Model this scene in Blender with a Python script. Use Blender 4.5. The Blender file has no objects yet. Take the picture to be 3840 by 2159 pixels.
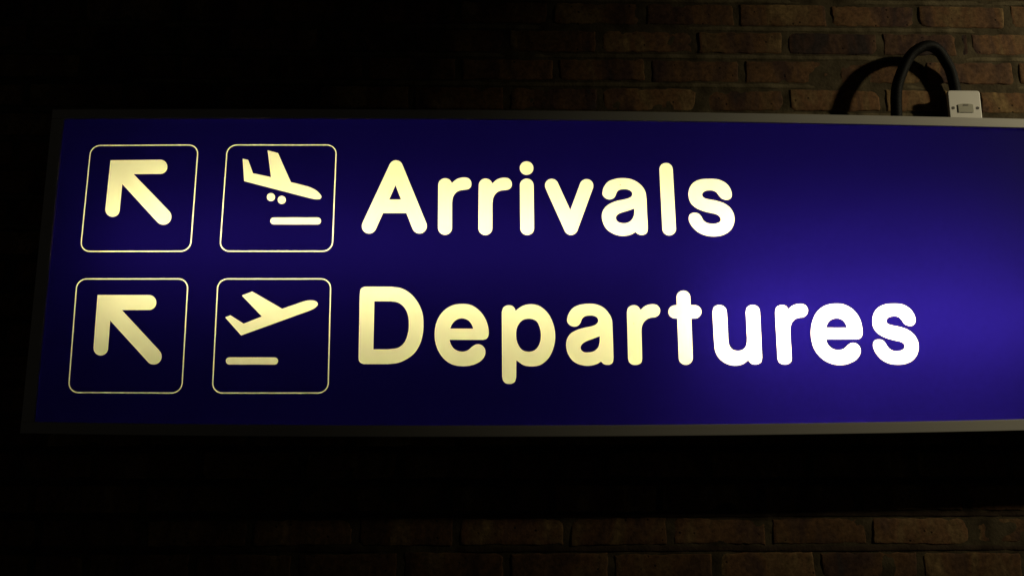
import bpy, bmesh, math, json
import numpy as np
from mathutils import Vector, Matrix
from mathutils.geometry import delaunay_2d_cdt

sc = bpy.context.scene
col = sc.collection

# ------------------------------------------------------------------ camera
cam_data = bpy.data.cameras.new('camera')
cam_data.sensor_width = 36.0
cam_data.lens = 36.0 * 3250 / 3840
cam_data.clip_start, cam_data.clip_end = 0.01, 100
cam = bpy.data.objects.new('camera', cam_data)
col.objects.link(cam)
cam.matrix_world = Matrix((
    (0.99979, -0.00274, -0.02019, -0.05274),
    (-0.02035, -0.18183, -0.98312, -1.83649),
    (-0.00098, 0.98333, -0.18185, -0.36553),
    (0, 0, 0, 1)))
sc.camera = cam

# ------------------------------------------------------------------ world: night, almost no ambient light
w = bpy.data.worlds.new('World')
sc.world = w
w.use_nodes = True
w.node_tree.nodes['Background'].inputs[0].default_value = (1.0, 0.9, 0.72, 1)
w.node_tree.nodes['Background'].inputs[1].default_value = 0.0042

# ------------------------------------------------------------------ the one lamp that rakes the wall from the upper right
ld = bpy.data.lights.new('wall_spotlight', 'SPOT')
ld.energy = 200
ld.color = (1.0, 0.87, 0.56)
ld.shadow_soft_size = 0.075
ld.spot_size = math.radians(46)
ld.spot_blend = 1.0
lamp = bpy.data.objects.new('wall_spotlight', ld)
col.objects.link(lamp)
lamp.location = (3.45, -1.43, 1.18)
lamp.rotation_euler = (Vector((1.78, 0.17, 0.40)) - lamp.location).to_track_quat('-Z', 'Y').to_euler()

# ------------------------------------------------------------------ exposure, render
vs = sc.view_settings
vs.view_transform = 'Standard'
vs.look = 'None'
vs.exposure = 0
vs.gamma = 1
vs.use_curve_mapping = False
sc.render.engine = 'CYCLES'
sc.cycles.use_denoising = True
sc.cycles.max_bounces = 10
sc.cycles.diffuse_bounces = 5
sc.cycles.sample_clamp_indirect = 8

WALL_Y = 0.17          # brick face; the sign face lies at y = 0

# ------------------------------------------------------------------ helpers
def tag(o, label, cat, group=None):
    o['label'] = label
    o['category'] = cat
    if group:
        o['group'] = group
    return o

def empty(name, loc, label, cat):
    o = bpy.data.objects.new(name, None)
    o.empty_display_size = 0.1
    o.location = loc
    col.objects.link(o)
    return tag(o, label, cat)

def link(name, me, mats, parent=None, smooth=False):
    for m in mats:
        me.materials.append(m)
    if smooth:
        me.polygons.foreach_set('use_smooth', [True] * len(me.polygons))
    o = bpy.data.objects.new(name, me)
    col.objects.link(o)
    if parent is not None:
        o.parent = parent
        bpy.context.view_layer.update()
        o.matrix_parent_inverse = parent.matrix_world.inverted()
    return o

def mesh_from(name, verts, faces, mats, parent=None, smooth=False, mat_idx=None):
    me = bpy.data.meshes.new(name)
    me.from_pydata([tuple(map(float, v)) for v in verts], [], [tuple(map(int, f)) for f in faces])
    if mat_idx is not None:
        me.polygons.foreach_set('material_index', list(mat_idx))
    me.update()
    return link(name, me, mats, parent, smooth)

def mesh_bm(name, bm, mats, parent=None, smooth=False):
    me = bpy.data.meshes.new(name)
    bm.to_mesh(me)
    bm.free()
    return link(name, me, mats, parent, smooth)

def node_mat(name):
    m = bpy.data.materials.new(name)
    m.use_nodes = True
    nt = m.node_tree
    for n in list(nt.nodes):
        nt.nodes.remove(n)
    out = nt.nodes.new('ShaderNodeOutputMaterial')
    return m, nt, out

def principled(name, color, rough=0.5, metal=0.0, var=0.12, scale=30.0, bump=0.0, bump_scale=200.0, stretch=(1, 1, 1), spec=0.5):
    m, nt, out = node_mat(name)
    N, L = nt.nodes.new, nt.links.new
    b = N('ShaderNodeBsdfPrincipled')
    tc = N('ShaderNodeTexCoord')
    mp = N('ShaderNodeMapping'); mp.inputs['Scale'].default_value = stretch
    L(tc.outputs['Object'], mp.inputs['Vector'])
    nz = N('ShaderNodeTexNoise'); nz.inputs['Scale'].default_value = scale; nz.inputs['Detail'].default_value = 6
    L(mp.outputs[0], nz.inputs['Vector'])
    rp = N('ShaderNodeValToRGB')
    rp.color_ramp.elements[0].position = 0.3
    rp.color_ramp.elements[1].position = 0.7
    rp.color_ramp.elements[0].color = tuple(c * (1 - var) for c in color) + (1,)
    rp.color_ramp.elements[1].color = tuple(min(1, c * (1 + var)) for c in color) + (1,)
    L(nz.outputs['Fac'], rp.inputs['Fac'])
    L(rp.outputs['Color'], b.inputs['Base Color'])
    b.inputs['Roughness'].default_value = rough
    b.inputs['Metallic'].default_value = metal
    b.inputs['Specular IOR Level'].default_value = spec
    if bump:
        n2 = N('ShaderNodeTexNoise'); n2.inputs['Scale'].default_value = bump_scale; n2.inputs['Detail'].default_value = 4
        L(mp.outputs[0], n2.inputs['Vector'])
        bp = N('ShaderNodeBump'); bp.inputs['Strength'].default_value = bump; bp.inputs['Distance'].default_value = 0.002
        L(n2.outputs['Fac'], bp.inputs['Height'])
        L(bp.outputs['Normal'], b.inputs['Normal'])
    L(b.outputs[0], out.inputs['Surface'])
    return m

def sheet_mat(name, trans, front, rough=0.3, gloss=0.008):
    """backlit plastic sheet: lets light through diffusely, reflects a little of what falls on its face"""
    m, nt, out = node_mat(name)
    N, L = nt.nodes.new, nt.links.new
    tr = N('ShaderNodeBsdfTranslucent')
    tc = N('ShaderNodeTexCoord')
    nz = N('ShaderNodeTexNoise'); nz.inputs['Scale'].default_value = 900; nz.inputs['Detail'].default_value = 2
    L(tc.outputs['Object'], nz.inputs['Vector'])
    n2 = N('ShaderNodeTexNoise'); n2.inputs['Scale'].default_value = 9; n2.inputs['Detail'].default_value = 5
    L(tc.outputs['Object'], n2.inputs['Vector'])
    ad = N('ShaderNodeMath'); ad.operation = 'MULTIPLY_ADD'; ad.inputs[1].default_value = 0.6; 
    L(nz.outputs['Fac'], ad.inputs[0]); L(n2.outputs['Fac'], ad.inputs[2])
    mr = N('ShaderNodeMapRange'); mr.inputs['From Min'].default_value = 0.4; mr.inputs['From Max'].default_value = 1.2
    mr.inputs['To Min'].default_value = 0.92; mr.inputs['To Max'].default_value = 1.04
    L(ad.outputs[0], mr.inputs['Value'])
    mx = N('ShaderNodeVectorMath'); mx.operation = 'SCALE'
    mx.inputs[0].default_value = trans
    L(mr.outputs[0], mx.inputs['Scale'])
    L(mx.outputs[0], tr.inputs['Color'])
    df = N('ShaderNodeBsdfDiffuse'); df.inputs['Color'].default_value = front + (1,)
    gl = N('ShaderNodeBsdfGlossy'); gl.inputs['Roughness'].default_value = rough
    m1 = N('ShaderNodeAddShader')
    L(tr.outputs[0], m1.inputs[0]); L(df.outputs[0], m1.inputs[1])
    m2 = N('ShaderNodeMixShader'); m2.inputs[0].default_value = gloss
    L(m1.outputs[0], m2.inputs[1]); L(gl.outputs[0], m2.inputs[2])
    L(m2.outputs[0], out.inputs['Surface'])
    return m

def emit_mat(name, color, strength):
    m, nt, out = node_mat(name)
    e = nt.nodes.new('ShaderNodeEmission')
    e.inputs[0].default_value = color + (1,)
    e.inputs[1].default_value = strength
    nt.links.new(e.outputs[0], out.inputs['Surface'])
    return m

# value noise in numpy (for worn brick shapes)
def hash01(i, j, seed):
    n = (i.astype(np.int64) * 374761393 + j.astype(np.int64) * 668265263 + seed * 1442695041) & 0x7fffffff
    n = ((n ^ (n >> 13)) * 1274126177) & 0x7fffffff
    n = n ^ (n >> 16)
    return (n & 0xffff) / 65535.0

def vnoise(x, y, seed=0):
    x = np.asarray(x, float); y = np.asarray(y, float)
    i, j = np.floor(x), np.floor(y)
    u, v = x - i, y - j
    u = u * u * (3 - 2 * u); v = v * v * (3 - 2 * v)
    a, b = hash01(i, j, seed), hash01(i + 1, j, seed)
    c, d = hash01(i, j + 1, seed), hash01(i + 1, j + 1, seed)
    return (a * (1 - u) + b * u) * (1 - v) + (c * (1 - u) + d * u) * v - 0.5

def fnoise(x, y, seed=0, oct=3):
    s = 0; amp = 1
    for k in range(oct):
        s = s + amp * vnoise(x * 2 ** k, y * 2 ** k, seed + 17 * k)
        amp *= 0.5
    return s

# ------------------------------------------------------------------ materials
def brick_material():
    m, nt, out = node_mat('worn_brick')
    N, L = nt.nodes.new, nt.links.new
    b = N('ShaderNodeBsdfPrincipled'); b.inputs['Roughness'].default_value = 0.9; b.inputs['Specular IOR Level'].default_value = 0.15
    tc = N('ShaderNodeTexCoord')
    at = N('ShaderNodeAttribute'); at.attribute_name = 'brick_tint'
    # every brick shows its own piece of the noise
    off = N('ShaderNodeVectorMath'); off.operation = 'SCALE'; off.inputs['Scale'].default_value = 37.0
    L(at.outputs['Color'], off.inputs[0])
    add = N('ShaderNodeVectorMath'); add.operation = 'ADD'
    L(tc.outputs['Object'], add.inputs[0]); L(off.outputs[0], add.inputs[1])
    sx = N('ShaderNodeSeparateColor'); L(at.outputs['Color'], sx.inputs[0])
    # large kiss-mark patches: ochre ends, orange body, plum flashes
    mp = N('ShaderNodeMapping'); mp.inputs['Scale'].default_value = (1.0, 1.0, 0.38)
    L(add.outputs[0], mp.inputs['Vector'])
    n1 = N('ShaderNodeTexNoise'); n1.inputs['Scale'].default_value = 13; n1.inputs['Detail'].default_value = 4; n1.inputs['Roughness'].default_value = 0.55; n1.inputs['Distortion'].default_value = 0.7
    L(mp.outputs[0], n1.inputs['Vector'])
    mix = N('ShaderNodeMath'); mix.operation = 'MULTIPLY_ADD'; mix.inputs[1].default_value = 0.36
    L(sx.outputs[0], mix.inputs[0])
    sub = N('ShaderNodeMath'); sub.operation = 'MULTIPLY_ADD'; sub.inputs[1].default_value = 1.75; sub.inputs[2].default_value = -0.52
    L(n1.outputs['Fac'], sub.inputs[0]); L(sub.outputs[0], mix.inputs[2])
    rp = N('ShaderNodeValToRGB')
    cr = rp.color_ramp
    cr.elements[0].position = 0.16; cr.elements[0].color = (0.050, 0.036, 0.034, 1)
    cr.elements[1].position = 0.92; cr.elements[1].color = (0.26, 0.17, 0.075, 1)
    for ps, c in ((0.33, (0.080, 0.044, 0.033)), (0.47, (0.112, 0.063, 0.038)), (0.62, (0.160, 0.084, 0.040)), (0.76, (0.160, 0.098, 0.047))):
        e = cr.elements.new(ps); e.color = c + (1,)
    L(mix.outputs[0], rp.inputs['Fac'])
    # fine grain
    n2 = N('ShaderNodeTexNoise'); n2.inputs['Scale'].default_value = 90; n2.inputs['Detail'].default_value = 6; n2.inputs['Roughness'].default_value = 0.65
    L(add.outputs[0], n2.inputs['Vector'])
    g = N('ShaderNodeMapRange'); g.inputs['From Min'].default_value = 0.3; g.inputs['From Max'].default_value = 0.7; g.inputs['To Min'].default_value = 0.55; g.inputs['To Max'].default_value = 1.35
    L(n2.outputs['Fac'], g.inputs['Value'])
    # small dark pits
    vo = N('ShaderNodeTexVoronoi'); vo.inputs['Scale'].default_value = 62
    L(add.outputs[0], vo.inputs['Vector'])
    pit = N('ShaderNodeMapRange'); pit.inputs['From Min'].default_value = 0.10; pit.inputs['From Max'].default_value = 0.2; pit.inputs['To Min'].default_value = 0.25; pit.inputs['To Max'].default_value = 1.0
    L(vo.outputs['Distance'], pit.inputs['Value'])
    sc2 = N('ShaderNodeSeparateColor'); L(vo.outputs['Color'], sc2.inputs[0])
    sel = N('ShaderNodeMath'); sel.operation = 'GREATER_THAN'; sel.inputs[1].default_value = 0.22
    L(sc2.outputs[0], sel.inputs[0])
    pm = N('ShaderNodeMath'); pm.operation = 'MAXIMUM'
    L(pit.outputs[0], pm.inputs[0]); L(sel.outputs[0], pm.inputs[1])
    mm = N('ShaderNodeMath'); mm.operation = 'MULTIPLY'
    L(g.outputs[0], mm.inputs[0]); L(pm.outputs[0], mm.inputs[1])
    # brick to brick brightness
    br = N('ShaderNodeMapRange'); br.inputs['To Min'].default_value = 0.8; br.inputs['To Max'].default_value = 1.15
    L(sx.outputs[1], br.inputs['Value'])
    m3 = N('ShaderNodeMath'); m3.operation = 'MULTIPLY'
    L(mm.outputs[0], m3.inputs[0]); L(br.outputs[0], m3.inputs[1])
    cm = N('ShaderNodeVectorMath'); cm.operation = 'SCALE'
    L(rp.outputs['Color'], cm.inputs[0]); L(m3.outputs[0], cm.inputs['Scale'])
    L(cm.outputs[0], b.inputs['Base Color'])
    hs = N('ShaderNodeMath'); hs.operation = 'MULTIPLY_ADD'; hs.inputs[1].default_value = 0.8
    L(pm.outputs[0], hs.inputs[0]); L(n2.outputs['Fac'], hs.inputs[2])
    bp = N('ShaderNodeBump'); bp.inputs['Strength'].default_value = 0.4; bp.inputs['Distance'].default_value = 0.0042
    L(hs.outputs[0], bp.inputs['Height']); L(bp.outputs['Normal'], b.inputs['Normal'])
    L(b.outputs[0], out.inputs['Surface'])
    return m

M_brick = brick_material()
def mortar_material():
    m = principled('lime_mortar', (0.118, 0.096, 0.057), 0.95, var=0.5, scale=24, bump=0.8, bump_scale=160, spec=0.1)
    nt = m.node_tree
    b = next(n for n in nt.nodes if n.type == 'BSDF_PRINCIPLED')
    rp = next(n for n in nt.nodes if n.type == 'VALTORGB')
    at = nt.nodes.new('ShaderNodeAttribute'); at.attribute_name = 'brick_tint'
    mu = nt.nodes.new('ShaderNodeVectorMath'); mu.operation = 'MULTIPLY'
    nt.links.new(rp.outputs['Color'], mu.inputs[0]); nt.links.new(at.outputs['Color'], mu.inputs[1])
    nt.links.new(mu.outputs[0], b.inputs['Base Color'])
    return m
M_mortar = mortar_material()
M_frame = principled('satin_aluminium', (0.56, 0.545, 0.50), 0.42, 0.0, var=0.05, scale=14, bump=0.05, bump_scale=400, stretch=(0.15, 1, 1))
M_shell = principled('dark_grey_housing', (0.05, 0.05, 0.052), 0.55, var=0.15, scale=20)
M_inner = principled('white_lining', (0.78, 0.78, 0.76), 0.7, var=0.02, scale=10)
M_plastic = principled('white_plastic', (0.74, 0.72, 0.67), 0.4, var=0.03, scale=25)
M_carrier = principled('aged_plastic', (0.36, 0.35, 0.28), 0.45, var=0.05, scale=60)
M_screw = principled('dark_screw', (0.05, 0.04, 0.03), 0.5, var=0.2, scale=300)
M_conduit = principled('black_conduit', (0.010, 0.010, 0.011), 0.6, var=0.25, scale=80, spec=0.25)
M_blue = sheet_mat('blue_film', (0.0031, 0.00145, 0.0345), (0.002, 0.002, 0.012))
M_cream = sheet_mat('cream_acrylic', (1.0, 0.905, 0.43), (0.2, 0.19, 0.15))
M_dead = principled('dead_tube_glass', (0.7, 0.7, 0.68), 0.3, var=0.02, scale=10)

# ------------------------------------------------------------------ brick wall (one mesh: bricks, bed joints, backing)
def build_wall():
    rng = np.random.default_rng(11)
    V, F, MI, TINT = [], [], [], []
    base = 0
    # course centres: the rows seen above and below the sign, the hidden ones spread between
    zs = [0.4785 + 0.0755 * k for k in range(0, 19)]
    zs += [0.4785 - (0.4785 + 0.549) / 14 * k for k in range(1, 15)]
    zs += [-0.549 - 0.0755 * k for k in range(1, 15)]
    zs = sorted(zs)
    idx0 = int(np.argmin(np.abs(np.array(zs) - 0.4785)))
    idxb = int(np.argmin(np.abs(np.array(zs) + 0.549)))
    XL, XR = -2.9, 3.1
    P = 0.2325
    nx, ny = 26, 10
    def edges(n, m):                      # grid with a tight rounded rim
        e = 0.06
        return np.r_[0, 0.012, 0.03, np.linspace(e, 1 - e, n - 6), 0.97, 0.988, 1]
    gu = edges(nx, 0)
    gv = np.r_[0, 0.035, 0.09, np.linspace(0.2, 0.8, ny - 6), 0.91, 0.965, 1]
    U, W = np.meshgrid(gu, gv)
    rimu = np.minimum(U, 1 - U) * 0.222
    rimv = np.minimum(W, 1 - W) * 0.064
    q = np.arange(nx * ny).reshape(ny, nx)
    quads = np.stack([q[:-1, :-1], q[:-1, 1:], q[1:, 1:], q[1:, :-1]], -1).reshape(-1, 4)
    for r, z in enumerate(zs):
        k = r - idx0
        half = (k % 2 != 0) if r > idxb else ((r - idxb) % 2 == 0)
        x0 = -0.0258 + (P / 2 if half else 0) + rng.normal(0, 0.004)
        n0 = math.floor((XL - x0) / P); n1 = math.ceil((XR - x0) / P)
        js = [x0 + P * n + rng.normal(0, 0.0045) for n in range(n0, n1 + 1)]
        if k == 2:                        # a closer: one brick cut in half by the switch
            js.append(1.112)
        elif rng.random() < 0.35:
            a = int(rng.integers(0, len(js) - 1)); js.append((js[a] + js[a + 1]) / 2)
        js.sort()
        for a, b in zip(js[:-1], js[1:]):
            g = 0.0042
            L0, L1 = a + g + abs(rng.normal(0, 0.001)), b - g - abs(rng.normal(0, 0.001))
            h = 0.0310 + rng.normal(0, 0.0007)
            zc = z + rng.normal(0, 0.0010)
            tilt = rng.normal(0, 0.006)
            X = L0 + (L1 - L0) * U
            Z = zc - h + 2 * h * W + (X - (a + b) / 2) * tilt
            s = int(rng.integers(1, 10 ** 6))
            # uneven arrises
            edge = np.exp(-rimu / 0.006)
            X = X + np.sign(0.5 - U) * edge * (0.0046 * np.abs(fnoise(Z * 60, Z * 0 + s, s)) * 2)
            edz = np.exp(-rimv / 0.006)
            Z = Z + np.sign(0.5 - W) * edz * (0.0044 * np.abs(fnoise(X * 45, X * 0 + s, s + 3)) * 2)
            rim = np.minimum(rimu, rimv)
            drop = 0.006 * np.exp(-rim / 0.0010) + 0.0010 * np.exp(-rim / 0.007)
            face = 0.0021 * fnoise(X * 26, Z * 26, s + 9) + rng.normal(0, 0.0005) + (U - 0.5) * rng.normal(0, 0.0010)
            # knocked-off corners
            for cu in (0, 1):
                for cv in (0, 1):
                    if rng.random() < 0.4:
                        rad = rng.uniform(0.008, 0.02)
                        d = np.hypot((U - cu) * (L1 - L0), (W - cv) * 2 * h)
                        drop = drop + 0.006 * np.clip(1 - d / rad, 0, 1)
            Y = WALL_Y + drop - face
            V.append(np.stack([X, Y, Z], -1).reshape(-1, 3))
            F.append(quads + base); base += nx * ny
            MI.append(np.zeros(len(quads), int))
            t = rng.random(3)
            if z < 0:
                t[0] = 0.45 + 0.55 * t[0]           # yellower stocks low on the wall
            TINT.append(np.tile(np.r_[t, 1], (nx * ny, 1)))
    # struck bed joints: a pale strip whose lower lip stands a little proud of the brick below
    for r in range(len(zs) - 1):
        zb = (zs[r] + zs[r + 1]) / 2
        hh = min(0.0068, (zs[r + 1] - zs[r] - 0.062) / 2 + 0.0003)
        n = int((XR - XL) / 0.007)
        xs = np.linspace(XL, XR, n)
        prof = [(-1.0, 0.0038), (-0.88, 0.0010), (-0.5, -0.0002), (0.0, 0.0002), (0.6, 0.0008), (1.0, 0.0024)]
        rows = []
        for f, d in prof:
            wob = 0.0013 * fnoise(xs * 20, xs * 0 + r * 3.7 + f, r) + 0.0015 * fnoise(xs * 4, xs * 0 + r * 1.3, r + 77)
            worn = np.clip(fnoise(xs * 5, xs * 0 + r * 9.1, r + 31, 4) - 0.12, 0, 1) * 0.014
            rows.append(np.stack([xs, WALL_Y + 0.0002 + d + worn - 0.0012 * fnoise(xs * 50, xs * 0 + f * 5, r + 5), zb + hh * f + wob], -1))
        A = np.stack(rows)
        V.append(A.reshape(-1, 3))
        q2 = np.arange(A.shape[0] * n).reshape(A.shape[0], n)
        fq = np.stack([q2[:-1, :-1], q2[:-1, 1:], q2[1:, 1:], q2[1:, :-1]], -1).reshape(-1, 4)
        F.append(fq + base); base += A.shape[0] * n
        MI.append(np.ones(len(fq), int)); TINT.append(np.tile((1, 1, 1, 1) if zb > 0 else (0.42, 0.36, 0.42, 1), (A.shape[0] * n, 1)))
    # backing mortar that shows in the head joints
    n, mz = 500, 240
    xs = np.linspace(XL, XR, n); zz = np.linspace(zs[0] - 0.04, zs[-1] + 0.04, mz)
    X, Z = np.meshgrid(xs, zz)
    Y = WALL_Y + 0.0022 + 0.0022 * fnoise(X * 24, Z * 24, 5)
    V.append(np.stack([X, Y, Z], -1).reshape(-1, 3))
    q2 = np.arange(n * mz).reshape(mz, n)
    fq = np.stack([q2[:-1, :-1], q2[:-1, 1:], q2[1:, 1:], q2[1:, :-1]], -1).reshape(-1, 4)
    F.append(fq + base); base += n * mz
    MI.append(np.ones(len(fq), int)); TINT.append(np.tile((0.62, 0.60, 0.60, 1), (n * mz, 1)))
    # solid core behind, so the wall has its real thickness
    z0, z1 = zs[0] - 0.04, zs[-1] + 0.04
    y0, y1 = WALL_Y + 0.014, WALL_Y + 0.225
    B = np.array([(XL, y0, z0), (XR, y0, z0), (XR, y1, z0), (XL, y1, z0), (XL, y0, z1), (XR, y0, z1), (XR, y1, z1), (XL, y1, z1)])
    fb = np.array([(0, 1, 5, 4), (1, 2, 6, 5), (2, 3, 7, 6), (3, 0, 4, 7), (4, 5, 6, 7), (3, 2, 1, 0)]) + base
    V.append(B); F.append(fb); MI.append(np.ones(6, int)); TINT.append(np.tile((0.5, 0.5, 0.5, 1), (8, 1)))
    V = np.concatenate(V); F = np.concatenate(F); MI = np.concatenate(MI); TINT = np.concatenate(TINT)
    me = bpy.data.meshes.new('brick_wall')
    me.vertices.add(len(V)); me.vertices.foreach_set('co', V.ravel())
    me.loops.add(F.size); me.loops.foreach_set('vertex_index', F.ravel().astype(np.int32))
    me.polygons.add(len(F))
    me.polygons.foreach_set('loop_start', np.arange(0, F.size, 4, dtype=np.int32))
    me.polygons.foreach_set('material_index', MI.astype(np.int32))
    me.update(calc_edges=True)
    ca = me.color_attributes.new('brick_tint', 'FLOAT_COLOR', 'POINT')
    ca.data.foreach_set('color', TINT.ravel())
    sm = np.ones(len(F), bool); sm[-6:] = False
    me.polygons.foreach_set('use_smooth', sm)
    o = link('brick_wall', me, [M_brick, M_mortar])
    return tag(o, 'worn orange and plum brick wall with pale mortar, behind the lit sign', 'wall')

build_wall()

# ------------------------------------------------------------------ the light box sign
def quad3(p):
    (x0, y0), (x1, y1), (x2, y2) = p
    def f(x):
        return (y0 * (x - x1) * (x - x2) / ((x0 - x1) * (x0 - x2)) + y1 * (x - x0) * (x - x2) / ((x1 - x0) * (x1 - x2))
                + y2 * (x - x0) * (x - x1) / ((x2 - x0) * (x2 - x1)))
    return f
z_top = quad3(((-1.004, 0.3500), (0.033, 0.3550), (1.143, 0.3432)))      # the face edges belly out a few mm
z_bot = quad3(((-1.005, -0.3105), (0.03, -0.3180), (1.072, -0.3055)))
X_L, X_R = -1.0045, 1.50
SIDE = 0.026
T_TOP, T_BOT = 0.0215, 0.0235

sign = empty('airport_sign', (0.25, 0.16, -0.33), 'long backlit dark blue sign reading Arrivals and Departures, in a grey metal frame', 'sign')

def rail(name, secs, mats, parent, bev=0.0012):
    """bar through a list of (4-corner) sections, ends closed"""
    bm = bmesh.new()
    rings = [[bm.verts.new(p) for p in s] for s in secs]
    for a, b in zip(rings[:-1], rings[1:]):
        for i in range(4):
            bm.faces.new((a[i], a[(i + 1) % 4], b[(i + 1) % 4], b[i]))
    bm.faces.new(rings[0][::-1]); bm.faces.new(rings[-1])
    bmesh.ops.recalc_face_normals(bm, faces=bm.faces)
    long_e = [e for e in bm.edges if e.calc_face_angle(0) > 0.6]
    bmesh.ops.bevel(bm, geom=long_e, offset=bev, segments=2, affect='EDGES', profile=0.5)
    return mesh_bm(name, bm, mats, parent)

FY0, FY1 = -0.0050, 0.0015
def xsec(x, zi, zo):
    return [(x, FY0, zi), (x, FY0, zo), (x, FY1 + 0.012, zo), (x, FY1, zi)]
xs = np.linspace(X_L - SIDE, X_R + SIDE, 25)
rail('frame_rail', [xsec(x, z_top(x), z_top(x) + T_TOP) for x in xs], [M_frame], sign)
rail('frame_rail', [xsec(x, z_bot(x), z_bot(x) - T_BOT) for x in xs], [M_frame], sign)
for xa, xb in ((X_L, X_L - SIDE), (X_R, X_R + SIDE)):
    za = [z_bot(xa) + 0.0004, z_top(xa) - 0.0004]
    rail('frame_rail', [[(xa, FY0 + 0.0003, z), (xb, FY0 + 0.0003, z), (xb, FY1 + 0.012, z), (xa, FY1, z)] for z in za], [M_frame], sign)

# housing: a shallow tray, dark outside, white inside
def build_housing():
    V, F, MI = [], [], []
    xo = np.linspace(X_L - SIDE + 0.003, X_R + SIDE - 0.003, 25)
    yb, yf, th = 0.158, 0.0105, 0.003
    def ring(x, d):
        zt, zb = z_top(x) + T_TOP - 0.002 - d, z_bot(x) - T_BOT + 0.002 + d
        return zt, zb
    n = len(xo)
    def add(vs): 
        i = len(V); V.extend(vs); return list(range(i, i + len(vs)))
    def strip(a, b, mi, flip=False):
        for i in range(len(a) - 1):
            f = (a[i], a[i + 1], b[i + 1], b[i])
            F.append(f[::-1] if flip else f); MI.append(mi)
    xi = xo.copy(); xi[0] += th; xi[-1] -= th
    of_t = add([(x, yf, ring(x, 0)[0]) for x in xo]); ob_t = add([(x, yb, ring(x, 0)[0]) for x in xo])
    of_b = add([(x, yf, ring(x, 0)[1]) for x in xo]); ob_b = add([(x, yb, ring(x, 0)[1]) for x in xo])
    if_t = add([(x, yf, ring(x, th)[0]) for x in xi]); ib_t = add([(x, yb - th, ring(x, th)[0]) for x in xi])
    if_b = add([(x, yf, ring(x, th)[1]) for x in xi]); ib_b = add([(x, yb - th, ring(x, th)[1]) for x in xi])
    strip(of_t, ob_t, 0); strip(of_b, ob_b, 0, True); strip(ob_t, ob_b, 0)
    strip(if_t, ib_t, 1, True); strip(if_b, ib_b, 1); strip(ib_t, ib_b, 1, True)
    strip(of_t, if_t, 0, True); strip(of_b, if_b, 0)
    for e in (0, -1):
        F.append((of_t[e], ob_t[e], ob_b[e], of_b[e])); MI.append(0)
        F.append((if_t[e], ib_t[e], ib_b[e], if_b[e])); MI.append(1)
        F.append((of_t[e], if_t[e], if_b[e], of_b[e])); MI.append(0)
    return mesh_from('housing', V, F, [M_shell, M_inner], sign, mat_idx=MI)
build_housing()

# wall brackets hold the box off the brick
for bx in (-0.62, 1.05):
    bm = bmesh.new()
    bmesh.ops.create_cube(bm, size=1, matrix=Matrix.Translation((bx, 0.1665, 0.02)) @ Matrix.Diagonal((0.05, 0.0165, 0.5, 1)))
    mesh_bm('bracket', bm, [M_shell], sign)

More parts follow.
